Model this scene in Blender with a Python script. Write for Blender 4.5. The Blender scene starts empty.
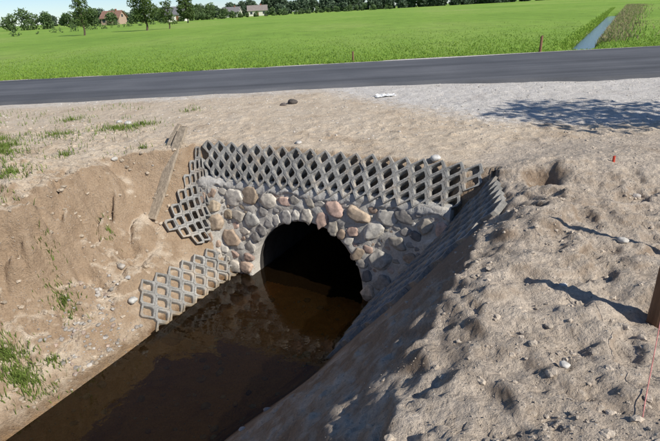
import bpy, math, random
import numpy as np
from mathutils import Vector, Matrix, kdtree
random.seed(7); RNG=np.random.default_rng(7)
S=bpy.context.scene
# ------------------------------------------------------------ helpers
def perlin(x,y,seed=0):
    x=np.asarray(x,dtype=np.float64); y=np.asarray(y,dtype=np.float64)
    xi=np.floor(x).astype(np.int64); yi=np.floor(y).astype(np.int64)
    xf=x-xi; yf=y-yi
    def g(ix,iy,dx,dy):
        h=(ix*374761393+iy*668265263+seed*1442695041)&0xffffffff
        h=((h^(h>>13))*1274126177)&0xffffffff
        h=h^(h>>16)
        a=(h&0xffff)/65535.0*2*math.pi
        return np.cos(a)*dx+np.sin(a)*dy
    u=xf*xf*xf*(xf*(xf*6-15)+10); v=yf*yf*yf*(yf*(yf*6-15)+10)
    a=g(xi,yi,xf,yf); b=g(xi+1,yi,xf-1,yf); c=g(xi,yi+1,xf,yf-1); e=g(xi+1,yi+1,xf-1,yf-1)
    return ((a*(1-u)+b*u)*(1-v)+(c*(1-u)+e*u)*v)*1.5
def fbm(x,y,f,o=4,seed=0):
    r=0;a=1;t=0
    for i in range(o):
        r=r+a*perlin(x*f,y*f,seed+i*17); t+=a; a*=.5; f*=2.03
    return r/t
def sm(a,b,x):
    t=np.clip((x-a)/(b-a),0,1); return t*t*(3-2*t)
TH=math.radians(28.4); CO,SI=math.cos(TH),math.sin(TH)
OX,OY=-.24,5.62
def loc(x,y): return (x-OX)*CO-(y-OY)*SI, -(x-OX)*SI-(y-OY)*CO
def wor(s,d): return OX+s*CO-d*SI, OY-s*SI-d*CO
def W3(s,d,z):
    x,y=wor(s,d); return Vector((x,y,z))
def gauss(x,y,cx,cy,r): return np.exp(-((x-cx)**2+(y-cy)**2)/(r*r))
DX,DY=.486,.874
BED=-.20
_fr=random.Random(22)
FEET=[]
for (x0,y0,ang,n) in [(1.15,1.7,1.25,7),(2.1,2.3,1.9,6),(1.5,4.3,.5,5),(2.6,3.2,1.6,6),(1.0,2.6,.4,5)]:
    for i in range(n):
        FEET.append((x0+math.cos(ang)*i*.38+(.09 if i%2 else -.09)*math.sin(ang),y0+math.sin(ang)*i*.38-(.09 if i%2 else -.09)*math.cos(ang),ang+_fr.uniform(-.25,.25),_fr.uniform(.014,.032)))
def H(x,y):
    x=np.asarray(x,dtype=np.float64); y=np.asarray(y,dtype=np.float64)
    s,d=loc(x,y)
    near=1-sm(9.5,11,y)
    P=1.5+.03*fbm(x,y,.8,3,3)*near+.024*fbm(x,y,4,4,5)*near
    rm=sm(1.85,2.3,s)*(1-sm(6.0,7.2,y))*sm(-1,0.2,d)
    rid=1-np.abs(fbm(x,y,2.1,3,12))*3
    b1=fbm(x,y,5,4,13); b2=fbm(x,y,13,3,14)
    rough=.09*fbm(x,y,1.2,3,11)+.03*np.clip(rid,0,1)+.050*b1+.05*np.abs(b2)*sm(-.3,.4,fbm(x,y,1.7,2,15))+.013*fbm(x,y,24,2,16)
    for fx_,fy_,fa,fd_ in FEET:
        a=(x-fx_)*math.cos(fa)+(y-fy_)*math.sin(fa); b=-(x-fx_)*math.sin(fa)+(y-fy_)*math.cos(fa)
        q=(a/.145)**2+(b/.062)**2
        rough=rough-fd_*np.exp(-q**2)+fd_*.35*np.exp(-((np.sqrt(q)-1.4)/.35)**2)
    P=P+rm*(rough-.03)
    lm=sm(-1.7,-2.1,s)*(1-sm(7.5,9,y))
    P=P+lm*(.06*fbm(x,y,2.2,5,21))
    P=P+.13*gauss(x,y,2.15,4.6,.42)+.09*gauss(x,y,1.72,3.65,.35)+.07*gauss(x,y,2.9,4.9,.5)
    P=P-.20*gauss(x,y,1.92,4.42,.15)
    P=P+.05*np.maximum(0,fbm(x,y,6,3,31))*(1-sm(7,9,y))*sm(5,6,y)
    P=P-.2*sm(16.0,18.5,y)+.08*fbm(x,y,.05,2,41)*sm(18,40,y)
    tt=(x-9.9)*DX+(y-20.9)*DY; w=(x-9.9)*DY-(y-20.9)*DX
    P=P-.40*(1-sm(.2,.75,np.abs(w)))*sm(-2.6,-1.6,tt)*(1-sm(34,42,tt))
    # ---- channel
    topR=1.98+.24*np.clip(d/.7,0,1)+.10*fbm(x,y,1.3,3,51)*sm(.9,1.6,d)+.10*sm(1.5,3,d)
    baR=.90-.30*sm(1.3,2.8,d)
    n1=fbm(x,y,2.5,4,52)
    tR=(s-baR)/(topR-baR)
    tc=np.clip(tR,0,1.25)
    prof=np.interp(tc,[0,.5,.8,.95,1.1,1.25],[0,.46,.77,.92,.985,1.0])
    zR=np.where(tR<0,np.maximum(tR*(topR-baR)*.7,BED),prof*P)
    zR=zR+sm(.02,.25,tR)*(1-sm(.9,1.2,tR))*sm(1.0,1.7,d)*(.05*n1+.06*fbm(x,y,7,4,53))
    q=-s
    ero=fbm(x,y,1.1,4,61)
    topL=1.62+.85*np.clip(d/.7,0,1)
    tL=np.clip((q-.95)/(topL-.95),0,1)
    A=np.where(q<.97,np.maximum(-(.97-q)*.8,BED),P*tL**1.2)
    gul=np.clip(1-np.abs(fbm(x*1.2,y*.8,2.3,3,66))*4,0,1)
    q2=q+.36*ero*sm(1.2,1.6,q)+.15*fbm(x,y,4,4,62)*sm(1.1,1.4,q)-.09*gul*sm(1.4,1.8,q)
    M=np.interp(q2,[.5,.97,1.3,1.55,1.8,1.95,2.15],[BED,0,.38,.62,.88,1.2,1.5])
    B=np.interp(q2,[.4,.95,1.12,1.4,1.8,1.94,2.04,2.4],[BED,0,.05,.28,.62,1.02,1.38,1.5])
    B=np.where(q2>2.1,B-1.5+P,B); M=np.where(q2>2.1,M-1.5+P,M)
    wA=1-sm(.5,1.0,d); wB=sm(1.5,2.1,d)
    zL=A*wA+(1-wA)*(M*(1-wB)+B*wB)
    zL=zL+(.09*fbm(x,y,4,5,63)+.07*np.abs(fbm(x,y,9,3,65))+.02*fbm(x,y,20,3,64))*sm(.9,1.2,d)*sm(1.1,1.4,q)
    zc=np.where(s>0,zR,zL)
    zc=zc+np.where(zc<-.02,.05*fbm(x,y,2.2,3,71)+.022*fbm(x,y,9,3,72),0)*sm(-.02,-.12,zc)
    zc=np.minimum(zc,P+.12)
    bandw=(1-sm(1.55,1.75,np.abs(s)))
    behind=np.where(bandw>0,P*(1-bandw)+bandw*np.interp(-d,[.0,.04,.24,.32],[1.0,1.05,1.43,1.49])+bandw*np.where(-d>.3,P-1.49,0),P)
    return np.where(d>-.04,zc,behind)
def Hz(x,y): return float(H(np.array([x]),np.array([y]))[0])

def link(o,parent=None):
    S.collection.objects.link(o)
    if parent: o.parent=parent
    return o
def mesh_obj(name,verts,faces,mat=None,parent=None,smooth=False,cols=None,attr='Col'):
    me=bpy.data.meshes.new(name); me.from_pydata([tuple(v) for v in verts],[],faces); me.update()
    if smooth: me.polygons.foreach_set('use_smooth',[True]*len(me.polygons))
    if cols is not None:
        a=me.color_attributes.new(attr,'FLOAT_COLOR','POINT')
        c=np.ones((len(verts),4),dtype=np.float32); c[:,:3]=np.asarray(cols)[:,:3]
        a.data.foreach_set('color',c.ravel())
    o=bpy.data.objects.new(name,me)
    if mat: me.materials.append(mat)
    return link(o,parent)
def empty(name,locn=(0,0,0)):
    e=bpy.data.objects.new(name,None); e.location=locn; e.empty_display_size=.2
    return link(e)

class NT:
    def __init__(s,name):
        s.m=bpy.data.materials.new(name); s.m.use_nodes=True; s.t=s.m.node_tree; s.n=s.t.nodes; s.l=s.t.links
        s.b=s.n['Principled BSDF']; s.out=s.n['Material Output']; s.tc=s.n.new('ShaderNodeTexCoord')
        s.b.inputs['Specular IOR Level'].default_value=.25
    def node(s,t,**k):
        n=s.n.new(t)
        for a,v in k.items(): setattr(n,a,v)
        return n
    def noise(s,scale,detail=6,rough=.6,vec=None):
        n=s.n.new('ShaderNodeTexNoise'); n.inputs['Scale'].default_value=scale; n.inputs['Detail'].default_value=detail; n.inputs['Roughness'].default_value=rough
        s.l.new(vec or s.tc.outputs['Object'],n.inputs['Vector']); return n.outputs['Fac']
    def vor(s,scale,feat='F1'):
        n=s.n.new('ShaderNodeTexVoronoi'); n.feature=feat; n.inputs['Scale'].default_value=scale
        s.l.new(s.tc.outputs['Object'],n.inputs['Vector']); return n
    def ramp(s,fac,stops):
        n=s.n.new('ShaderNodeValToRGB'); e=n.color_ramp.elements
        while len(e)<len(stops): e.new(.5)
        for i,(p,c) in enumerate(stops):
            e[i].position=p; e[i].color=(*c,1) if not isinstance(c,(int,float)) else (c,c,c,1)
        s.l.new(fac,n.inputs['Fac']); return n.outputs['Color']
    def mix(s,f,a,b,mode='MIX'):
        n=s.n.new('ShaderNodeMix'); n.data_type='RGBA'; n.blend_type=mode
        for idx,v in ((0,f),(6,a),(7,b)):
            if isinstance(v,(int,float)): n.inputs[idx].default_value=v if idx==0 else (v,v,v,1)
            elif isinstance(v,tuple): n.inputs[idx].default_value=(*v,1)
            else: s.l.new(v,n.inputs[idx])
        return n.outputs[2]
    def math(s,op,a,b=0.):
        n=s.n.new('ShaderNodeMath'); n.operation=op
        for i,v in enumerate((a,b)):
            if isinstance(v,(int,float)): n.inputs[i].default_value=v
            else: s.l.new(v,n.inputs[i])
        return n.outputs[0]
    def bump(s,h,strength=.5,dist=.02):
        n=s.n.new('ShaderNodeBump'); n.inputs['Strength'].default_value=strength; n.inputs['Distance'].default_value=dist
        s.l.new(h,n.inputs['Height']); s.l.new(n.outputs[0],s.b.inputs['Normal']); return n
    def col(s,c): s.l.new(c,s.b.inputs['Base Color'])
    def rough(s,r): s.b.inputs['Roughness'].default_value=r
    def attr(s,name):
        n=s.n.new('ShaderNodeAttribute'); n.attribute_name=name; return n
    def sep(s,c):
        n=s.n.new('ShaderNodeSeparateColor'); s.l.new(c,n.inputs[0]); return n.outputs

# ------------------------------------------------------------ materials
def mat_ground():
    t=NT('sandy_soil')
    a=t.attr('zone'); r,g,b=t.sep(a.outputs['Color'])[:3]
    n1=t.noise(1.3,8,.65); n2=t.noise(9,8,.7); n3=t.noise(60,5,.7)
    sand=t.ramp(n1,[(.3,(.60,.475,.34)),(.5,(.71,.585,.44)),(.7,(.79,.68,.54))])
    sand=t.mix(.5,sand,t.ramp(n2,[(.3,(.43,.325,.225)),(.55,(.71,.585,.44)),(.75,(.84,.74,.60))]))
    grav=t.ramp(n2,[(.3,(.60,.555,.495)),(.7,(.84,.79,.73))])
    dirt=t.mix(.5,t.ramp(n1,[(.3,(.46,.375,.29)),(.7,(.72,.61,.49))]),t.ramp(n2,[(.3,(.36,.29,.22)),(.7,(.74,.635,.515))]))
    nm=t.math('MULTIPLY',t.math('SUBTRACT',n2,.5),.9)
    def thr(x): 
        v=t.math('ADD',x,nm); return t.ramp(v,[(.3,0),(.7,1)])
    c=t.mix(thr(r),sand,grav); c=t.mix(thr(g),c,dirt)
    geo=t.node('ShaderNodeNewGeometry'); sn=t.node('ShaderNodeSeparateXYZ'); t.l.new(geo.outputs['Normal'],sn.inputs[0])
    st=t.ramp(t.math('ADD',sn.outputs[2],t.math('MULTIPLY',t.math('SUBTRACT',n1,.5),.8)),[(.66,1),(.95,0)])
    c=t.mix(st,c,t.mix(1.,c,(.60,.53,.47),'MULTIPLY'))  # steep banks darker: damp soil tone, plus right slope's shade put into the colour
    veg=t.ramp(n3,[(.3,(.14,.15,.06)),(.7,(.32,.30,.16))])
    bv=t.ramp(t.math('ADD',b,t.math('MULTIPLY',t.math('SUBTRACT',n2,.5),1.6)),[(.55,0),(.8,1)])
    c=t.mix(t.math('MULTIPLY',bv,.6),c,veg)
    v=t.vor(55); pm=t.ramp(v.outputs['Distance'],[(.18,1),(.3,0)])
    rnd=t.sep(v.outputs['Color'])
    pk=t.math('MULTIPLY',pm,t.ramp(rnd[0],[(.78,0),(.84,1)]))
    pc=t.ramp(rnd[1],[(0,(.22,.18,.15)),(.5,(.42,.37,.32)),(1,(.7,.66,.6))])
    c=t.mix(t.math('MULTIPLY',pk,.8),c,pc)
    c=t.mix(.65,c,t.ramp(n3,[(.25,.5),(.5,1.),(.75,1.3)]),'MULTIPLY')
    sx=t.node('ShaderNodeSeparateXYZ'); t.l.new(geo.outputs['Position'],sx.inputs[0])
    zz=t.math('ADD',sx.outputs[2],t.math('MULTIPLY',t.math('SUBTRACT',n2,.5),.14))
    wet=t.ramp(t.math('ADD',t.math('MULTIPLY',zz,1.6),.6),[(.15,(.85,.60,.34)),(.5,(1.0,.76,.48)),(.62,(.46,.39,.32)),(.76,(1,1,1))])
    c=t.mix(1.,c,wet,'MULTIPLY')
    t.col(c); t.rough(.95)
    v2=t.vor(22)
    cl=t.math('MULTIPLY',t.math('SUBTRACT',.5,v2.outputs['Distance']),t.math('MULTIPLY',g,.9))
    h=t.math('ADD',t.math('MULTIPLY',n3,1.0),t.math('ADD',t.math('MULTIPLY',n2,2.8),t.math('ADD',cl,t.math('MULTIPLY',pk,.35))))
    t.bump(h,.78,.027)
    return t.m
def mat_field():
    t=NT('meadow_grass')
    mp=t.node('ShaderNodeMapping'); mp.inputs['Scale'].default_value=(1,.5,1); t.l.new(t.tc.outputs['Object'],mp.inputs[0])
    n0=t.noise(.05,6,.6,mp.outputs[0]); n1=t.noise(.7,8,.7,mp.outputs[0]); n2=t.noise(9,6,.7)
    c=t.ramp(n0,[(.3,(.19,.33,.045)),(.5,(.25,.40,.06)),(.62,(.30,.42,.085)),(.72,(.36,.42,.13))])
    c=t.mix(.6,c,t.ramp(n1,[(.3,.62),(.5,1.),(.7,1.25)]),'MULTIPLY')
    c=t.mix(.6,c,t.ramp(n2,[(.3,.6),(.5,1.),(.7,1.3)]),'MULTIPLY')
    t.col(c); t.rough(.9); t.bump(t.math('ADD',n2,t.math('MULTIPLY',n1,2.)),.7,.12)
    return t.m
def mat_asphalt():
    t=NT('asphalt'); n=t.noise(.6,6,.6); n2=t.noise(120,4,.7)
    mp=t.node('ShaderNodeMapping'); mp.inputs['Scale'].default_value=(.06,1.2,1); t.l.new(t.tc.outputs['Object'],mp.inputs[0])
    n3=t.noise(1.5,5,.6,mp.outputs[0])
    c=t.ramp(n,[(.3,(.085,.088,.096)),(.7,(.12,.122,.13))])
    c=t.mix(.8,c,t.ramp(n3,[(.35,.72),(.6,1.3)]),'MULTIPLY')
    c=t.mix(.6,c,t.ramp(n2,[(.3,.5),(.7,1.6)]),'MULTIPLY')
    t.col(c); t.rough(.8); t.bump(n2,.4,.006); return t.m
def mat_concrete():
    t=NT('weathered_concrete'); n=t.noise(3,8,.7); n2=t.noise(45,6,.7); a=t.attr('Col')
    c=t.ramp(n,[(.3,(.24,.232,.215)),(.55,(.37,.36,.34)),(.75,(.46,.45,.42))])
    c=t.mix(.75,c,t.ramp(n2,[(.3,.45),(.6,1.1)]),'MULTIPLY')
    n4=t.noise(5,6,.7); c=t.mix(t.ramp(n4,[(.50,0),(.66,.75)]),c,(.46,.375,.285))
    c=t.mix(1.,c,a.outputs['Color'],'MULTIPLY')
    geo=t.node('ShaderNodeNewGeometry'); sx=t.node('ShaderNodeSeparateXYZ'); t.l.new(geo.outputs['Position'],sx.inputs[0])
    c=t.mix(1.,c,t.ramp(t.math('ADD',t.math('MULTIPLY',sx.outputs[2],5.),.3),[(.3,(.80,.66,.48)),(.6,(1,1,1))]),'MULTIPLY')
    t.col(c); t.rough(.9); t.bump(n2,.6,.01); return t.m
def mat_mortar():
    t=NT('mortar'); n=t.noise(5,8,.7); n2=t.noise(50,6,.7)
    c=t.ramp(n,[(.3,(.46,.425,.365)),(.7,(.66,.62,.555))]); c=t.mix(.6,c,t.ramp(n2,[(.3,.55),(.6,1.1)]),'MULTIPLY')
    t.col(c); t.rough(.95); t.bump(t.math('ADD',n2,t.math('MULTIPLY',n,2.)),.6,.015); return t.m
def mat_vcol(name,rough=.85,nscale=30,bs=.4,bd=.006,spec=.25,lo=.6,hi=1.3):
    t=NT(name); a=t.attr('Col'); n=t.noise(nscale,6,.7)
    t.col(t.mix(.8,a.outputs['Color'],t.ramp(n,[(.3,lo),(.7,hi)]),'MULTIPLY')); t.rough(rough); t.bump(n,bs,bd)
    t.b.inputs['Specular IOR Level'].default_value=spec; return t.m
def mat_leaf(name,trans=.25):
    t=NT(name); a=t.attr('Col'); t.col(a.outputs['Color']); t.rough(.7)
    tr=t.node('ShaderNodeBsdfTranslucent'); t.l.new(a.outputs['Color'],tr.inputs[0]); mx=t.node('ShaderNodeMixShader'); mx.inputs[0].default_value=trans
    t.l.new(t.b.outputs[0],mx.inputs[1]); t.l.new(tr.outputs[0],mx.inputs[2]); t.l.new(mx.outputs[0],t.out.inputs[0]); return t.m
def mat_plain(name,c,rough=.8,ns=20,lo=.7,hi=1.2):
    t=NT(name); n=t.noise(ns,5,.6); t.col(t.mix(1.,c,t.ramp(n,[(.3,lo),(.7,hi)]),'MULTIPLY')); t.rough(rough); t.bump(n,.3,.004); return t.m
def mat_wood(name,c):
    t=NT(name); mp=t.node('ShaderNodeMapping'); mp.inputs['Scale'].default_value=(40,40,3); t.l.new(t.tc.outputs['Object'],mp.inputs[0])
    n=t.noise(1,6,.7,mp.outputs[0]); t.col(t.mix(1.,c,t.ramp(n,[(.3,.45),(.7,1.35)]),'MULTIPLY')); t.rough(.85); t.bump(n,.6,.006); return t.m
def mat_water(tint,rscale=6.,murk=None):
    t=NT('stream_water'); t.n.remove(t.b)
    fr=t.node('ShaderNodeFresnel'); fr.inputs['IOR'].default_value=1.333
    tr=t.node('ShaderNodeBsdfTransparent'); tr.inputs[0].default_value=(*tint,1)
    gl=t.node('ShaderNodeBsdfGlossy'); gl.inputs['Roughness'].default_value=.02; gl.inputs[0].default_value=(1,1,1,1)
    n=t.noise(rscale,3,.5); bp=t.node('ShaderNodeBump'); bp.inputs['Strength'].default_value=.14; bp.inputs['Distance'].default_value=.02
    t.l.new(n,bp.inputs['Height']); t.l.new(bp.outputs[0],gl.inputs['Normal']); t.l.new(bp.outputs[0],fr.inputs['Normal'])
    body=tr.outputs[0]
    if murk:
        df=t.node('ShaderNodeBsdfDiffuse'); df.inputs[0].default_value=(*murk[0],1); m2=t.node('ShaderNodeMixShader'); m2.inputs[0].default_value=murk[1]
        t.l.new(tr.outputs[0],m2.inputs[1]); t.l.new(df.outputs[0],m2.inputs[2]); body=m2.outputs[0]
    mx=t.node('ShaderNodeMixShader'); t.l.new(fr.outputs[0],mx.inputs[0]); t.l.new(body,mx.inputs[1]); t.l.new(gl.outputs[0],mx.inputs[2])
    t.l.new(mx.outputs[0],t.out.inputs[0]); return t.m
M_ground=mat_ground(); M_field=mat_field(); M_asph=mat_asphalt(); M_conc=mat_concrete(); M_mort=mat_mortar()
M_stone=mat_vcol('fieldstone',.8,22,.5,.008,.25,.5,1.35); M_clod=mat_vcol('soil_clod',.95,40,.8,.012); M_leaf=mat_leaf('leaves'); M_blade=mat_leaf('grass_blades',.35)
M_bark=mat_wood('bark',(.12,.09,.065)); M_water=mat_water((.90,.66,.36),6.,((.15,.085,.035),.04)); M_dw=mat_water((.25,.27,.22),20.)

# ------------------------------------------------------------ lattice patches (local s,d,z corners)
PATCH={
 'band':dict(TL=(-1.64,-.23,1.515),TR=(2.02,-.15,1.52),BL=(-1.40,.06,1.15),BR=(1.66,.09,1.12),L=3.6,Hh=.44),
 'lwing':dict(TL=(-1.70,-.20,1.50),TR=(-1.38,.07,1.15),BL=(-1.62,.66,.72),BR=(-1.24,.40,.40),L=.56,Hh=1.10),
 'rwing':dict(TL=(2.00,-.03,1.46),TR=(2.19,.66,1.46),BL=(.72,.03,-.15),BR=(.78,1.30,-.12),L=1.14,Hh=1.95),
 'lstrip':dict(TL=(-1.30,1.66,.40),TR=(-1.22,.20,.32),BL=(-.76,1.62,-.22),BR=(-.78,.12,-.22),L=1.5,Hh=.80)}
def pt(p,u,v):
    TL,TR,BL,BR=[np.array(p[k]) for k in ('TL','TR','BL','BR')]
    return (TL*(1-u)+TR*u)*(1-v)+(BL*(1-u)+BR*u)*v
samples=[];sdepth=[]
for k,p in PATCH.items():
    for i in range(61):
        for j in range(41):
            samples.append(pt(p,i/60,j/40)); sdepth.append(.085 if k=='rwing' else .052)
kd=kdtree.KDTree(len(samples))
for i,q in enumerate(samples):
    x,y=wor(q[0],q[1]); kd.insert((x,y,0),i)
kd.balance()

# ------------------------------------------------------------ terrain
def axis(parts,start):
    out=[start]
    for end,step in parts:
        n=max(1,int(round((end-out[-1])/step))); a=out[-1]
        out+= [a+(end-a)*(i+1)/n for i in range(n)]
    return out
def grow(a,end,step,f=1.22):
    o=[a]
    while o[-1]<end: step*=f; o.append(o[-1]+step)
    return o[1:]
xs=axis([(4.2,.022),(7,.08),(30,.22)],-4.2); xs=xs+grow(30,700,.3)
xl=axis([(7,.08),(12,.25)],4.2)[1:]; xl=xl+grow(12,700,.3); xs=[-v for v in reversed(xl)]+xs
ys=axis([(7.2,.022),(10.5,.06),(18,.1),(48,.26)],.6); ys=ys+grow(48,900,.4,1.15)
yb=axis([(3,.12),(8,.4)],-.6); yb=[-v for v in reversed(grow(8,60,.8,1.4))]+[-v for v in reversed(yb)]
yb=[v for v in yb if v<-.5]+[-.4,-.2,0,.2,.4]
ys=yb+ys
xs=np.array(xs); ys=np.array(ys)
X,Y=np.meshgrid(xs,ys); X=X.ravel(); Y=Y.ravel(); Z=H(X,Y)
s_,d_=loc(X,Y)
idx=np.where((np.abs(s_)<2.4)&(d_>-.35)&(d_<1.9))[0]
for i in idx:
    co,k,dist=kd.find((X[i],Y[i],0))
    if dist<.035:
        zt=samples[k][2]-sdepth[k]+.022*math.sin(X[i]*9)*math.cos(Y[i]*7)
        if Z[i]>zt: Z[i]=zt
nx,ny=len(xs),len(ys)
I,J=np.meshgrid(np.arange(nx-1),np.arange(ny-1)); I=I.ravel();J=J.ravel()
F=np.stack([J*nx+I,J*nx+I+1,(J+1)*nx+I+1,(J+1)*nx+I],1)
fx=X[F].mean(1); fy=Y[F].mean(1); fs,fd=loc(fx,fy); zmin=Z[F].min(1); zmax=Z[F].max(1)
kill=(np.abs(fs)<.77)&(np.abs(fd)<.14)&(zmax-zmin>.5)
ye=16.1+1.3*sm(1,5,fx)+.25*perlin(fx*.7,fy*.7,5)+.15*perlin(fx*2,fy*2,6)
tt=(fx-9.9)*DX+(fy-20.9)*DY; fw=(fx-9.9)*DY-(fy-20.9)*DX
gm=(fy>ye)&~((np.abs(fw)<.42)&(tt>-2.6)&(tt<36))
gm&=~kill
zone=np.zeros((len(X),3))
zone[:,0]=sm(0.2,3.0,X+(Y-8)*.6)*sm(5.6,7.2,Y)
zone[:,0]=np.maximum(zone[:,0],.55*sm(9.6,10.8,Y))
zone[:,1]=sm(1.2,2.3,s_)*(1-sm(5.0,6.8,Y))
zone[:,2]=sm(-2.2,-3.6,X)*sm(6.5,7.5,Y)*.42+sm(-2.0,-2.6,s_)*sm(-2.2,-3.2,X)*(Y<7)*.30
zone[:,2]=np.maximum(zone[:,2],.5*(Y>17))
def sub(name,fsel,mat):
    f=F[fsel]; u,inv=np.unique(f.ravel(),return_inverse=True); f=inv.reshape(f.shape)
    v=np.stack([X[u],Y[u],Z[u]],1)
    me=bpy.data.meshes.new(name); me.from_pydata(v.tolist(),[],f.tolist()); me.update()
    me.polygons.foreach_set('use_smooth',[True]*len(me.polygons)); me.materials.append(mat)
    a=me.color_attributes.new('zone','FLOAT_COLOR','POINT'); c=np.ones((len(u),4),dtype=np.float32); c[:,:3]=zone[u]; a.data.foreach_set('color',c.ravel())
    return link(bpy.data.objects.new(name,me))
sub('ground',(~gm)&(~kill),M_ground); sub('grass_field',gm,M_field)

# ------------------------------------------------------------ road
def road():
    V=[];Fc=[]; n=700; xx=np.linspace(-120,120,n)
    prof=[(-.25,-.10),(0,0),(.03,.012),(.25,.02),(.5,.045),(.75,.02),(.97,.012),(1,0),(1.05,-.10)]
    m=9
    for i,x in enumerate(xx):
        c=.0006*x*x if x<0 else .0
        e=.09*float(perlin(np.array([x*1.1]),np.array([.3]),7)[0])+.05*float(perlin(np.array([x*2.9]),np.array([.3]),8)[0])
        y0=10.95-.0216*max(x,0)+e-.72*float(sm(1,6,np.array(x))) + c
        y1=15.45+.03*math.sin(x*1.3)+c+.25*float(sm(2,9,np.array(x)))
        w=y1-y0
        for t,h in prof:
            yy=y0-.12 if t<0 else (y1+.12 if t>1 else y0+w*t)
            V.append((x,yy,1.55+h))
    for i in range(n-1):
        for j in range(m-1): Fc.append((i*m+j,(i+1)*m+j,(i+1)*m+j+1,i*m+j+1))
    mesh_obj('asphalt_road',V,Fc,M_asph,smooth=True)
road()

# ------------------------------------------------------------ water (normals up)
def quad_strip(name,pts_l,pts_r,mat):
    V=[];Fc=[]
    for a,b in zip(pts_l,pts_r):
        for k in range(7): V.append(Vector(a).lerp(Vector(b),k/6))
    for i in range(len(pts_l)-1):
        for k in range(6): Fc.append((i*7+k,i*7+k+1,(i+1)*7+k+1,(i+1)*7+k))
    a,b,c=[Vector(V[q]) for q in Fc[0][:3]]
    if (b-a).cross(c-b).z<0: Fc=[tuple(reversed(f)) for f in Fc]
    return mesh_obj(name,V,Fc,mat)
ds=[-5.4,-.06,0.05,.5,1,2,3,4,6,9,14]
quad_strip('stream_water',[W3(-.73 if d<0 else -1.5,d,0) for d in ds],[W3(.73 if d<0 else 1.3,d,0) for d in ds],M_water)
ts=np.linspace(-2.2,38,40)
quad_strip('ditch_water',[(9.9+t*DX-.5*DY,20.9+t*DY+.5*DX,1.05) for t in ts],[(9.9+t*DX+.5*DY,20.9+t*DY-.5*DX,1.05) for t in ts],M_dw)

# ------------------------------------------------------------ lattice concrete paving (diamond openings)
def lattice(name,p,a=.19,b=.11,th=.075,keep=None,lift=0.0,e=.016,hs=.655):
    V=[];Fc=[];C=[]; L,Hh=p['L'],p['Hh']; R=b-e
    TL,TR,BL,BR=[np.array(p[k]) for k in ('TL','TR','BL','BR')]
    def P3(x,y,h):
        u=x/L; v=y/Hh; q=pt(p,u,v)
        du=(TR-TL)*(1-v)+(BR-BL)*v; dv=(BL-TL)*(1-u)+(BR-TR)*u
        n=np.cross(du,dv); n/=np.linalg.norm(n)
        if n[2]<0: n=-n
        return W3(*(q+n*h))
    rows=int(Hh/b); cols=int(L/a)+1
    A2=a/2
    hexv=[(0,R),(A2,e),(A2,-e),(0,-R),(-A2,-e),(-A2,e)]
    outer=[]; hole=[]
    for i,(k) in enumerate([5,1,5,5,1,5]):
        x0,y0=hexv[i];x1,y1=hexv[(i+1)%6]
        for m in range(k): outer.append((x0+(x1-x0)*m/k,y0+(y1-y0)*m/k))
    for x,y in outer:
        an=math.atan2(y/R,x/A2); c,s=math.cos(an),math.sin(an); pw=1.10
        r=(abs(c)**pw+abs(s)**pw)**(-1/pw); hole.append((r*c*A2*hs*1.04,r*s*R*hs*1.04))
    N=len(outer)
    for j in range(rows):
        off=(a/2 if j%2 else 0)
        for i in range(cols):
            cx=a/2+i*a+off; cy=b*.5+j*b
            if cx>L-.02 or cy>Hh: continue
            if keep and not keep(cx/L,cy/Hh): continue
            pl=(int((i+ (j%2)*.5)//3),int(j//4)); rr=random.Random(pl[0]*13+pl[1]*71+len(name))
            oh=rr.uniform(-.012,.012)+lift; tx=rr.uniform(-.04,.04); ox=rr.uniform(-.005,.005)
            col=rr.uniform(.78,1.12)*random.uniform(.88,1.06)
            base=len(V)
            loops=[(outer,.99,-th),(outer,.99,-.004),(outer,.972,0),(hole,1.08,0),(hole,1.0,-.008),(hole,.90,-th)]
            for lp,sc,h in loops:
                for x,y in lp:
                    V.append(P3(cx+x*sc+ox,cy+y*sc,h+oh+tx*(x)+random.uniform(-.0016,.0016))); C.append((col,col,col*.985))
            for k in range(5):
                for m in range(N):
                    Fc.append((base+k*N+m,base+k*N+(m+1)%N,base+(k+1)*N+(m+1)%N,base+(k+1)*N+m))
    return mesh_obj(name,V,Fc,M_conc,cols=C)
head=empty('culvert_headwall',W3(0,0,0)); bpy.context.view_layer.update()
def setp(o,par):
    o.parent=par; o.matrix_parent_inverse=Matrix.Translation(-par.location)
setp(lattice('top_lattice_band',PATCH['band'],a=.185,b=.105),head)
setp(lattice('left_wing_lattice',PATCH['lwing'],a=.18,b=.10),head)
setp(lattice('right_wing_lattice',PATCH['rwing'],a=.20,b=.125,lift=.01,th=.06,hs=.72),head)
def ks(u,v): return not (v<.2 and u<.12)
setp(lattice('bank_lattice_strip',PATCH['lstrip'],a=.20,b=.118,keep=ks,lift=.012),head)

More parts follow.
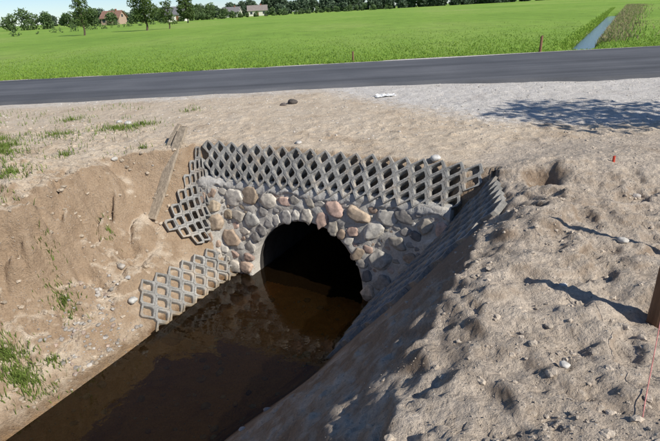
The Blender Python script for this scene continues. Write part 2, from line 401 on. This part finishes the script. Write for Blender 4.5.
# ------------------------------------------------------------ headwall mortar + stones
RA=.735; ZC=.03
def front(s,z):
    return .03+.17*(1-z/1.12)+.20*float(sm(.95,1.5,np.array(-s)))*(1-.6*max(0,z))+.06*float(sm(1.0,1.6,np.array(s)))
def wallmesh():
    V=[];Fc=[];nt=150;nr=26
    for i in range(nt+1):
        th=-.45+(math.pi+.9)*i/nt; c,s=math.cos(th),math.sin(th)
        ts=[]
        for lim,comp in ((1.66,c),(-1.50,c)):
            if comp*lim>1e-6: ts.append(lim/comp)
        for lim,comp in ((1.15-ZC,s),(-.45-ZC,s)):
            if comp*lim>1e-6: ts.append(lim/comp)
        ro=min(ts)
        V.append(W3(RA*c,-.45,ZC+RA*s)); V.append(W3(RA*c,-.05,ZC+RA*s))
        for j in range(nr+1):
            r=RA+(ro-RA)*j/nr; a=r*c; z=ZC+r*s
            n=float(fbm(np.array([a]),np.array([z]),5,3,77)[0])
            V.append(W3(a,front(a,z)+.012+n*.04-(.02 if j==0 else 0),z))
        V.append(W3(ro*c,-.25,ZC+ro*s))
    m=nr+4
    for i in range(nt):
        for j in range(m-1): Fc.append((i*m+j,(i+1)*m+j,(i+1)*m+j+1,i*m+j+1))
    return mesh_obj('mortar_wall',V,Fc,M_mort,smooth=True)
setp(wallmesh(),head)
def smear():
    V=[];Fc=[];n=240
    for i in range(n+1):
        s=-1.46+3.12*i/n
        a=float(fbm(np.array([s]),np.array([0.]),2.2,4,81)[0]); b=float(fbm(np.array([s]),np.array([5.]),8,3,82)[0]); c2=float(fbm(np.array([s]),np.array([9.]),5,3,83)[0])
        zb=1.03+.14*a+.07*b; f=front(s,1.1)
        ring=[(f-.03,zb-.02),(f+.026,zb+.005),(f+.036+.02*b,zb+.03),(f+.026+.02*c2,(zb+1.15)/2),(f+.016+.015*b,1.125),(f-.015,1.150+.012*c2),(f-.08,1.165)]
        for d,z in ring: V.append(W3(s,d+random.uniform(-.003,.003),z+random.uniform(-.003,.003)))
    for i in range(n):
        for j in range(6): Fc.append((i*7+j,(i+1)*7+j,(i+1)*7+j+1,i*7+j+1))
    t=NT('smeared_mortar'); n1=t.noise(7,8,.75); t.col(t.ramp(n1,[(.3,(.46,.44,.40)),(.7,(.66,.635,.59))])); t.rough(.95); t.bump(t.math('ADD',t.noise(40,6,.7),t.math('MULTIPLY',n1,2.)),.8,.02)
    return mesh_obj('mortar_cap',V,Fc,t.m,smooth=True)
setp(smear(),head)
import bmesh
def ico(sub):
    bm=bmesh.new(); bmesh.ops.create_icosphere(bm,subdivisions=sub,radius=1.0)
    v=np.array([p.co[:] for p in bm.verts]); f=[[q.index for q in p.verts] for p in bm.faces]; bm.free(); return v,f
ICO={k:ico(k) for k in (1,2,3,4)}
def stone_verts(sub,r,sc,seed,amp=.12,cuts=9,front_cut=False):
    v,f=ICO[sub]; v=v.copy()
    rr=np.random.default_rng(seed)
    if front_cut:
        h=rr.uniform(.38,.62); n=np.array([rr.uniform(-.2,.2),1,rr.uniform(-.2,.2)]); n/=np.linalg.norm(n); dd=v@n; v-=np.outer(np.maximum(dd-h,0)*.82,n)
    for k in range(cuts):
        n=rr.normal(size=3); n/=np.linalg.norm(n); h=rr.uniform(.66,.95)
        dd=v@n; ex=np.maximum(dd-h,0); v-=np.outer(ex*.9,n)
    o=rr.uniform(0,50)
    nz=perlin(v[:,0]*1.6+o,v[:,1]*1.6+v[:,2]*1.3+o,3)+.3*perlin(v[:,0]*4+o,v[:,1]*4+v[:,2]*3.1+o,4)
    v*= (1+amp*nz)[:,None]
    v*=np.array(sc)*r
    return v,f
pal=[(.48,.43,.355),(.42,.385,.335),(.60,.54,.45),(.36,.335,.305),(.56,.44,.32),(.56,.40,.32),(.52,.42,.30),(.62,.57,.49),(.42,.32,.235),(.46,.43,.385),(.54,.48,.40),(.30,.28,.26),(.50,.37,.28),(.58,.54,.47),(.44,.42,.38),(.60,.48,.40)]
def wall_stones():
    cand=[]; rs=random.Random(11)
    th=-.1
    while th<math.pi+.12:
        r=rs.uniform(.055,.095); cand.append(((RA+.075+rs.uniform(-.005,.02))*math.cos(th),ZC+(RA+.075)*math.sin(th),r,th)); th+=2*r*.98/(RA+.075)
    placed=list(cand)
    placed.append((.37,.965,.115,None))
    for rad,(lo,hi),tries in ((0,(.09,.125),260),(1,(.06,.095),2500),(2,(.04,.062),4500),(3,(.022,.036),5000)):
        for _ in range(tries):
            s=rs.uniform(-1.46,1.62); z=rs.uniform(-.15,1.06); r=rs.uniform(lo,hi)
            if math.hypot(s,z-ZC)<RA+r*.9: continue
            if z>1.09-r*.8: continue
            if all(math.hypot(s-p[0],z-p[1])>(r+p[2])*.94 for p in placed): placed.append((s,z,r,None))
    V=[];Fc=[];C=[]
    for k,(s,z,r,th) in enumerate(placed):
        v,f=stone_verts(4 if r>.06 else 3,r*1.04,(rs.uniform(1.0,1.25),.64,rs.uniform(.80,1.0)),k+100,.14,14,True)
        a=rs.uniform(-.6,.6) if th is None else th
        c,sn=math.cos(a),math.sin(a)
        b=len(V)
        col=np.array(rs.choice(pal))*rs.uniform(.68,1.14)
        if abs(s-.37)<.01 and th is None and r>.11: col=np.array((.58,.41,.33))
        for p in v:
            x=p[0]*c-p[2]*sn; zz=p[0]*sn+p[2]*c
            V.append(W3(s+x,front(s,z+zz)+p[1]+.004,z+zz))
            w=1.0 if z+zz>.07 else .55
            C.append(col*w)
        Fc+=[[q+b for q in t] for t in f]
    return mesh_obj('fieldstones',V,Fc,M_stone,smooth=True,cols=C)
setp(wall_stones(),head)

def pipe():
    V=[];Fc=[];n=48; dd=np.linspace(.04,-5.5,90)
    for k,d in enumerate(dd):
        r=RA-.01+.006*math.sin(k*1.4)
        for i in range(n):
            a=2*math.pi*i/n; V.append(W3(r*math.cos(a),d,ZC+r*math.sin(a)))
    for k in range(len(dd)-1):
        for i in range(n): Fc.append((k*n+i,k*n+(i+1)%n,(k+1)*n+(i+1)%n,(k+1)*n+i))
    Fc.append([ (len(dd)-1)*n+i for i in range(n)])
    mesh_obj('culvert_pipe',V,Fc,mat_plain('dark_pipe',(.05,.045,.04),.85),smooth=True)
pipe()

# ------------------------------------------------------------ scattered clods, stones
def scatter(name,items,mat,sub=1,amp=.25):
    V=[];Fc=[];C=[];b=0
    for k,(x,y,z,r,col,fl) in enumerate(items):
        v,f=stone_verts(sub,r,(random.uniform(.8,1.3),random.uniform(.8,1.2),fl),k+1,amp=amp,cuts=5)
        a=random.uniform(0,6.3); c,s=math.cos(a),math.sin(a)
        vv=np.stack([v[:,0]*c-v[:,1]*s+x,v[:,0]*s+v[:,1]*c+y,v[:,2]+z],1)
        V.append(vv); Fc+=[[q+b for q in t] for t in f]; C.append(np.tile(col,(len(v),1))); b+=len(v)
    V=np.concatenate(V);C=np.concatenate(C)
    return mesh_obj(name,V.tolist(),Fc,mat,smooth=(sub>2),cols=C)
def make_items(n,region,rmin,rmax,colf,fl=(.5,.8),sink=.25,pw=3,zlo=.03):
    it=[]
    X_=np.array([region() for _ in range(n)]); zz=H(X_[:,0],X_[:,1])
    for (x,y),z in zip(X_,zz):
        if z<zlo: continue
        s,d=loc(x,y)
        co,k,dist=kd.find((x,y,0))
        if dist<.06: continue
        if -.1<d<.1 and abs(s)<1.6: continue
        r=rmin+(rmax-rmin)*random.random()**pw
        it.append((x,y,z+r*sink*.5,r,colf(),random.uniform(*fl)))
    return it
def rr(a,b): return random.uniform(a,b)
def rg_right():
    while True:
        y=rr(1.0,6.2); x=rr(-.3,1.0)*1.0+rr(0,1)*y*.9
        s,d=loc(x,y)
        if s>1.3 and (s>2.1 or random.random()<.35) and random.random()<.25+1.2*max(0,float(perlin(np.array([x*1.8]),np.array([y*1.8]),93)[0])): return (x,y)
def cdirt():
    k=rr(.8,1.1); return np.array((.55,.465,.37))*k
scatter('soil_clods',make_items(5200,rg_right,.003,.022,cdirt,fl=(.45,.75),sink=-.3,pw=7),M_clod,2,.45)
def rg_left():
    while True:
        y=rr(3.0,8.5); x=-y*.75+rr(0,3.2)
        s,d=loc(x,y)
        if s<-1.02: return (x,y)
def csand():
    k=rr(.7,1.1); return np.array((.52,.43,.325))*k
scatter('sand_clods',make_items(6000,rg_left,.003,.032,csand,fl=(.45,.75),sink=-.2,pw=7),M_clod,2,.45)
def rg_mid():
    return (rr(-6,6),rr(6.2,10.8))
def cgrav():
    k=rr(.55,1.2); return np.array((.56,.52,.46))*k
scatter('gravel',make_items(6000,rg_mid,.004,.022,cgrav,sink=0,pw=7),M_stone,1)
def cst():
    k=rr(.7,1.3); return np.array(random.choice([(.36,.33,.29),(.42,.39,.35),(.30,.27,.24),(.40,.31,.25)]))*k
def rg_peb():
    s=-rr(1.05,1.6); d=rr(1.55,2.5); return wor(s,d)
scatter('river_pebbles',make_items(320,rg_peb,.006,.030,cst,sink=0,pw=3),M_stone,3)
def rg_bed():
    return wor(rr(-1.0,.8),rr(.15,4.5))
scatter('streambed_stones',make_items(420,rg_bed,.008,.045,cst,sink=0,pw=3,zlo=-.4),M_stone,2)
def rock(name,x,y,r,col,fl=.7):
    return scatter(name,[(x,y,Hz(x,y)+r*.3*fl,r,np.array(col),fl)],M_stone,3)
for (x,y,r,c) in [(-3.05,8.2,.06,(.55,.53,.5)),(-3.2,8.25,.045,(.5,.48,.45)),(-.55,9.3,.08,(.10,.085,.075)),(-.70,9.2,.05,(.13,.11,.1)),
                  (-2.27,5.1,.045,(.42,.38,.33)),(-2.08,4.78,.045,(.55,.54,.5)),(-2.15,4.95,.03,(.5,.48,.45)),(1.12,5.25,.05,(.6,.58,.54)),
                  (-.33,6.2,.04,(.5,.47,.43)),(-2.55,6.2,.035,(.55,.52,.46)),(1.9,3.1,.03,(.5,.47,.42)),(1.3,2.6,.022,(.55,.52,.48)),(2.5,4.0,.03,(.5,.45,.4)),(1.0,1.9,.02,(.6,.57,.52))]:
    rock('loose_stone',x,y,r,c)
def scrap(x,y):
    V=[];Fc=[];n=16
    for i in range(n):
        for j in range(n):
            a=(i/(n-1)-.5)*.34; b=(j/(n-1)-.5)*.2
            V.append((x+a+.02*math.sin(j),y+b,Hz(x+a,y+b)+.012+.075*abs(float(fbm(np.array([a*9.]),np.array([b*9.]),1,3,33)[0]))))
    for i in range(n-1):
        for j in range(n-1): Fc.append((i*n+j,(i+1)*n+j,(i+1)*n+j+1,i*n+j+1))
    mesh_obj('crumpled_white_sheet',V,Fc,mat_plain('white_sheet',(.75,.75,.74),.7))
scrap(1.1,9.55)

# ------------------------------------------------------------ grass blades
def blades(name,pts,h,w,colf,mat=M_blade):
    V=[];Fc=[];C=[]
    zz=H(pts[:,0],pts[:,1])
    for (x,y),z in zip(pts,zz):
        a=rr(0,6.28); hh=h*rr(.5,1.2); ww=w*rr(.7,1.3); lean=rr(.1,.8)*hh; la=rr(0,6.28)
        dx,dy=math.cos(a)*ww/2,math.sin(a)*ww/2; lx,ly=math.cos(la)*lean,math.sin(la)*lean
        b=len(V); c=colf()
        V+= [(x-dx,y-dy,z-.01),(x+dx,y+dy,z-.01),(x+dx*.7+lx*.35,y+dy*.7+ly*.35,z+hh*.6),(x-dx*.7+lx*.35,y-dy*.7+ly*.35,z+hh*.6),(x+lx,y+ly,z+hh)]
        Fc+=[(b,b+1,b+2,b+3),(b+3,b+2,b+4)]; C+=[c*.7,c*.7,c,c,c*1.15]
    return mesh_obj(name,V,Fc,mat,cols=C)
def cgreen():
    return np.array((.18,.27,.06))*rr(.6,1.3)+np.array((.06,.03,.01))*rr(0,1)
def tuft_pts(cx,cy,r,n):
    a=RNG.uniform(0,6.28,n); q=r*np.abs(RNG.normal(0,.5,n)); return np.stack([cx+np.cos(a)*q*1.3,cy+np.sin(a)*q],1)
T=[]
for cx,cy,r,n in [(-4.75,7.4,.4,700),(-4.3,7.0,.25,400),(-3.1,7.85,.35,360),(-2.75,7.95,.25,200),(-3.2,6.35,.2,100),(-2.66,4.55,.16,200),(-2.78,4.75,.1,60),
                  (-2.72,3.72,.24,700),(-2.9,3.9,.22,500),(-2.55,4.0,.1,60),(-5.6,8.6,.5,260),(-4.2,8.8,.4,160),(-3.4,5.5,.3,240),(-4.1,6.5,.35,500),(-4.0,6.1,.3,300),(-3.3,4.9,.2,160),(1.45,1.75,.05,12),(-3.9,7.6,.5,260),(-2.3,9.0,.3,60),(-2.3,6.5,.12,30),(-2.45,5.4,.12,40)]:
    T.append(tuft_pts(cx,cy,r,n))
q=np.stack([RNG.uniform(-8,-2.2,2200),RNG.uniform(5.5,10.6,2200)],1)
mk=(fbm(q[:,0],q[:,1],.9,3,91)>.05)&(loc(q[:,0],q[:,1])[0]<-2.2); T.append(q[mk])
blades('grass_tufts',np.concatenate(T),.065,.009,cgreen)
cmead=lambda:np.array((.23,.375,.06))*rr(.75,1.2)+np.array((.05,.02,0))*rr(0,1)
n=60000; px=RNG.uniform(-17,24,n); py=16.0+RNG.exponential(4.5,n)
ye2=16.0+1.3*sm(1,5,px)+.25*perlin(px*.7,py*.7,5); w2=(px-9.9)*DY-(py-20.9)*DX
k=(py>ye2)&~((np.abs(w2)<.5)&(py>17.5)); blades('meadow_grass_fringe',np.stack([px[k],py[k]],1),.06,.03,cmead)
n=8000; t=RNG.uniform(.5,75,n); w=.42+np.abs(RNG.normal(0,.6,n)); w=w*(1+t*.012)
pp=np.stack([9.9+t*DX+w*DY,20.9+t*DY-w*DX],1)
blades('dry_reeds',pp,.22,.04,lambda:(np.array((.40,.33,.19)) if random.random()<.65 else np.array((.24,.33,.09)))*rr(.7,1.2))
n=5000; t=RNG.uniform(-1,60,n); w=-.38-np.abs(RNG.normal(0,.2,n)); pp=np.stack([9.9+t*DX+w*DY,20.9+t*DY-w*DX],1)
blades('ditch_bank_grass',pp,.10,.04,cmead)

# ------------------------------------------------------------ trees
def leafmass(clumps,size,dens,colf):
    V=[];C=[];n=0
    for (cx,cy,cz,rx,ry,rz) in clumps:
        k=max(8,int(dens*(rx*ry*rz)**(2/3)))
        d=RNG.normal(size=(k,3)); d/=np.linalg.norm(d,axis=1)[:,None]; rad=RNG.uniform(.35,1,k)**.5*(1+.25*RNG.normal(size=k)*.6)
        c=np.stack([cx+d[:,0]*rx*rad,cy+d[:,1]*ry*rad,cz+d[:,2]*rz*rad],1)
        a=RNG.normal(size=(k,3)); a/=np.linalg.norm(a,axis=1)[:,None]; b=np.cross(a,RNG.normal(size=(k,3))); b/=np.linalg.norm(b,axis=1)[:,None]
        sz=size*RNG.uniform(.5,1.3,k)[:,None]
        quad=np.stack([c-a*sz,c+b*sz*.6,c+a*sz,c-b*sz*.6],1).reshape(-1,3)
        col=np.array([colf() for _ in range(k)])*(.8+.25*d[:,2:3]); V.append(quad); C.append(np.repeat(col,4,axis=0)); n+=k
    return np.concatenate(V),[(4*i,4*i+1,4*i+2,4*i+3) for i in range(n)],np.concatenate(C)
def limb(V,Fc,p0,p1,r0,r1,n=7,segs=4):
    p0=Vector(p0);p1=Vector(p1); ax=(p1-p0).normalized(); u=ax.orthogonal().normalized(); v=ax.cross(u); b=len(V)
    for k in range(segs+1):
        t=k/segs; c=p0.lerp(p1,t)+u*math.sin(t*3)*r0*.6; r=r0+(r1-r0)*t
        for i in range(n):
            a=2*math.pi*i/n; V.append(c+(u*math.cos(a)+v*math.sin(a))*r)
    for k in range(segs):
        for i in range(n): Fc.append((b+k*n+i,b+k*n+(i+1)%n,b+(k+1)*n+(i+1)%n,b+(k+1)*n+i))
def ctree(): return np.array((.11,.17,.045))*rr(.55,1.35)
def tree(name,x,y,h,cr,trunkh,leaf=.2,dens=60,ncl=16,tz=None,colf=ctree):
    z=Hz(x,y) if tz is None else tz; e=empty(name,(x,y,z)); V=[];Fc=[]
    limb(V,Fc,(0,0,-.1),(.02*h,0,trunkh*1.3),.028*h,.018*h,9,6); limb(V,Fc,(.02*h,0,trunkh*1.3),(0,.02*h,h*.9),.018*h,.004*h)
    cl=[]
    for i in range(ncl):
        f=(i+.5)/ncl; zc=trunkh+(h-trunkh)*(.08+.86*f); wr=cr*math.sin(math.pi*min(1,.22+.72*f))**.8
        a=i*2.4+rr(-.5,.5); rad=wr*rr(.35,.8); cx,cy=math.cos(a)*rad,math.sin(a)*rad
        limb(V,Fc,(0,0,max(trunkh*.9,zc-rad*.8)),(cx,cy,zc),.008*h,.002*h,5,3)
        r=cr*rr(.28,.48); cl.append((cx,cy,zc,r,r,r*rr(.6,.9)))
    t=mesh_obj('trunk_and_limbs',V,Fc,M_bark,smooth=True); t.parent=e
    v,f,c=leafmass(cl,leaf,dens,colf); l=mesh_obj('crown',v.tolist(),f,M_leaf,cols=c); l.parent=e
tree('deciduous_tree',-31,74,4.8,1.4,1.0,.12,420,18)
tree('deciduous_tree',-25.5,83,6.0,2.1,1.0,.13,420,22)
tree('deciduous_tree',-23.5,88,4.2,1.4,.6,.13,360,14)
tree('deciduous_tree',-35,150,6.5,2.6,1,.22,240,14)
tree('deciduous_tree',7.0,4.5,4.4,1.25,1.6,.07,900,14)
def massline(name,pts,hr,step,size,dens,colf):
    cl=[]
    for (x0,y0),(x1,y1) in zip(pts[:-1],pts[1:]):
        L=math.hypot(x1-x0,y1-y0); n=int(L/step)
        for i in range(n):
            t=(i+rr(0,1))/n; h=rr(*hr); x=x0+(x1-x0)*t+rr(-2,2); y=y0+(y1-y0)*t+rr(-3,3); z=1.2
            for k in range(3):
                r=h*rr(.28,.42); cl.append((x+rr(-.3,.3)*h,y+rr(-.3,.3)*h,z+h*(.25+.25*k)+rr(-.1,.1)*h,r*1.1,r*1.1,r))
    v,f,c=leafmass(cl,size,dens,colf); mesh_obj(name,v.tolist(),f,M_leaf,cols=c)
def cfar(): return np.array((.13,.185,.115))*rr(.6,1.3)
def cbush(): return np.array((.14,.21,.08))*rr(.6,1.3)
massline('hedge_bushes',[(-72,92),(-52,92),(-47,120),(-46,170)],(.5,1.4),2.4,.15,110,cbush)
massline('distant_trees',[(-150,190),(-85,185),(-62,215),(-40,245)],(3.0,6.0),6,.34,100,cbush)
massline('distant_tree_line',[(-160,330),(-40,330)],(5,8),5,.6,70,cfar)
massline('distant_tree_line',[(-40,330),(60,340),(190,370),(420,420)],(6,11),5,.7,70,cfar)
massline('distant_shrubs',[(-60,205),(-35,235),(0,275),(40,300)],(1.4,3.2),3,.35,80,cbush)

# ------------------------------------------------------------ houses
def house(name,x,y,w,dp,h,rh,rot,wc,rc):
    z=1.25; e=empty(name,(x,y,z)); e.rotation_euler=(0,0,rot)
    mw=mat_plain(name+'_wall',wc,.9,1,.9,1.05); mr=mat_plain(name+'_roof',rc,.8,2); mg=mat_plain('window_glass',(.05,.06,.07),.2); md=mat_plain('door_wood',(.18,.1,.05))
    a,b=w/2,dp/2
    o=mesh_obj('walls',[(-a,-b,0),(a,-b,0),(a,b,0),(-a,b,0),(-a,-b,h),(a,-b,h),(a,b,h),(-a,b,h),(-a,0,h+rh),(a,0,h+rh)],[(0,1,5,4),(2,3,7,6),(1,2,6,9,5),(3,0,4,8,7)],mw); o.parent=e
    e2=.5; k=rh/b
    zt=h+rh+.12; zl=h-e2*k+.12
    V=[(-a-e2,-b-e2,zl),(a+e2,-b-e2,zl),(a+e2,0,zt),(-a-e2,0,zt),(-a-e2,b+e2,zl),(a+e2,b+e2,zl)]; V+= [(p[0],p[1],p[2]+.2) for p in V]
    o=mesh_obj('roof',V,[(6,7,8,9),(9,8,11,10),(0,3,2,1),(3,4,5,2),(0,1,7,6),(4,10,11,5),(0,6,9,3),(3,9,10,4),(1,2,8,7),(2,5,11,8)],mr); o.parent=e
    def bx(nm,x0,x1,y0,y1,z0,z1,m):
        V=[(i,j,kk) for i in (x0,x1) for j in (y0,y1) for kk in (z0,z1)]
        o=mesh_obj(nm,V,[(0,1,3,2),(4,6,7,5),(0,4,5,1),(2,3,7,6),(0,2,6,4),(1,5,7,3)],m); o.parent=e
    n=int(w//2.6)
    for i in range(n):
        c=-a+(i+.5)*w/n
        if i==n//2: bx('door',c-.5,c+.5,-b-.05,-b+.1,0,2.1,md)
        else: bx('window',c-.6,c+.6,-b-.04,-b+.1,.9,2.2,mg)
    bx('gable_window',a-.1,a+.04,-.6,.6,h+.2,h+1.2,mg)
    bx('chimney',a*.4-.3,a*.4+.3,-.3,.3,h+rh*.6,h+rh+.9,mat_plain('chimney_brick',(.3,.13,.09)))
house('white_house',-54,215,8,7,2.6,2.4,.3,(.75,.73,.68),(.16,.16,.17))
house('brick_house',-84,232,8,6,2.6,2.4,-.2,(.46,.33,.26),(.28,.16,.12))
house('farmhouse',-33,305,10,7,2.7,2.4,.1,(.66,.62,.55),(.27,.23,.21))
house('farmhouse',-46,300,9,6,2.6,2.2,-.2,(.66,.64,.58),(.22,.21,.21))

# ------------------------------------------------------------ posts, plank, cord
def post(name,x,y,h,r,lean=(0,0),mat=None,topcut=.02):
    z=Hz(x,y); V=[];Fc=[];n=14; segs=10
    for k in range(segs+1):
        t=k/segs
        for i in range(n):
            a=2*math.pi*i/n; rr_=r*(1.08-.12*t)*(1+.06*math.sin(3*a+t*2)+random.uniform(-.02,.02))
            zt=t*(h+.15)-.15
            if k==segs: zt+=topcut*math.cos(a)
            V.append((math.cos(a)*rr_+lean[0]*t,math.sin(a)*rr_+lean[1]*t,zt))
    for k in range(segs):
        for i in range(n): Fc.append((k*n+i,k*n+(i+1)%n,(k+1)*n+(i+1)%n,(k+1)*n+i))
    V.append((lean[0],lean[1],h+.005)); c=len(V)-1
    for i in range(n): Fc.append((segs*n+i,segs*n+(i+1)%n,c))
    o=mesh_obj(name,V,Fc,mat); o.location=(x,y,z); return o
M_wd=mat_wood('dark_post_wood',(.19,.11,.065)); M_wl=mat_wood('weathered_wood',(.38,.31,.23))
post('wooden_post',1.64,2.27,.58,.045,(.02,.0),M_wd)
post('wooden_stake',2.45,2.72,.95,.02,(.0,.0),M_wl)
post('boundary_post',6.95,17.4,.5,.04,(.02,0),mat_wood('post_brown',(.22,.12,.07)))
post('marker_stake',.95,16.6,.3,.03,(0,0),M_wd)
post('red_marker_peg',2.62,4.62,.05,.012,(0,0),mat_plain('red_paint',(.55,.07,.04),.5),.003)
def board(name,p0,p1,w,t,side,mat):
    p0=Vector(p0);p1=Vector(p1);ax=(p1-p0).normalized(); sd=Vector(side); sd=(sd-ax*sd.dot(ax)).normalized(); nn=ax.cross(sd); V=[];Fc=[];n=14
    for k in range(n+1):
        c=p0.lerp(p1,k/n)-p0+nn*.012*math.sin(k*.5); ww=w*(1+random.uniform(-.05,.05))*(1 if k<n else .8)
        for a,b in ((-1,-1),(1,-1),(1,1),(-1,1)): V.append(c+sd*a*ww/2+nn*b*t/2)
    for k in range(n):
        for i in range(4): Fc.append((k*4+i,k*4+(i+1)%4,k*4+4+(i+1)%4,k*4+4+i))
    Fc+=[(0,1,2,3),(n*4+3,n*4+2,n*4+1,n*4)]
    o=mesh_obj(name,V,Fc,mat); o.location=p0
    m=o.modifiers.new('b','BEVEL'); m.width=.004; m.segments=2; return o
board('wooden_plank',W3(-1.78,.68,.78),W3(-1.80,-.12,1.72),.13,.035,(1,-.3,.2),M_wl)
board('wooden_plank',W3(-1.94,.30,1.24),W3(-1.97,-.22,1.72),.06,.03,(1,-.3,.2),M_wl)
def cord(name,pts,r,mat):
    cu=bpy.data.curves.new(name,'CURVE'); cu.dimensions='3D'; cu.bevel_depth=r; cu.bevel_resolution=3; sp=cu.splines.new('NURBS'); sp.points.add(len(pts)-1); sp.use_endpoint_u=True; sp.order_u=3
    for p,q in zip(sp.points,pts): p.co=(*q,1)
    cu.materials.append(mat); return link(bpy.data.objects.new(name,cu))
cord('marking_cord',[(1.63,2.24,1.86),(1.6,2.2,1.72),(1.42,1.94,1.6),(1.07,1.45,1.5),(.85,1.1,1.47)],.0022,mat_plain('pink_cord',(.6,.25,.22),.7))

# ------------------------------------------------------------ light, sky, camera
az=Vector((.785,-.62)); az.normalize(); el=math.radians(38)
sd=Vector((az.x*math.cos(el),az.y*math.cos(el),math.sin(el)))
L=bpy.data.lights.new('sun','SUN'); L.energy=5.0; L.angle=math.radians(.53); L.color=(1,.955,.88)
lo=bpy.data.objects.new('sun',L); lo.rotation_euler=(-sd).to_track_quat('-Z','Y').to_euler(); link(lo)
w=bpy.data.worlds.new('World'); S.world=w; w.use_nodes=True; nt=w.node_tree
sk=nt.nodes.new('ShaderNodeTexSky'); sk.sky_type='NISHITA'; sk.sun_disc=False; sk.sun_elevation=el; sk.sun_rotation=math.atan2(az.x,az.y); sk.air_density=.7; sk.dust_density=.1; sk.ozone_density=4.0
bg=nt.nodes['Background']; bg.inputs['Strength'].default_value=.105; nt.links.new(sk.outputs[0],bg.inputs[0])
cam=bpy.data.cameras.new('camera'); cam.sensor_width=36; cam.lens=28.7; cam.clip_end=3000; cam.clip_start=.05
co=bpy.data.objects.new('camera',cam); link(co)
p=math.radians(21.9); r=math.radians(3.0)
Fv=Vector((0,math.cos(p),-math.sin(p))); R0=Vector((1,0,0)); U0=Vector((0,math.sin(p),math.cos(p)))
R=R0*math.cos(r)-U0*math.sin(r); U=R0*math.sin(r)+U0*math.cos(r)
m=Matrix(((R.x,U.x,-Fv.x,0),(R.y,U.y,-Fv.y,0),(R.z,U.z,-Fv.z,3.0),(0,0,0,1)))
co.matrix_world=m; S.camera=co
S.view_settings.view_transform='Standard'; S.view_settings.look='None'; S.view_settings.exposure=0
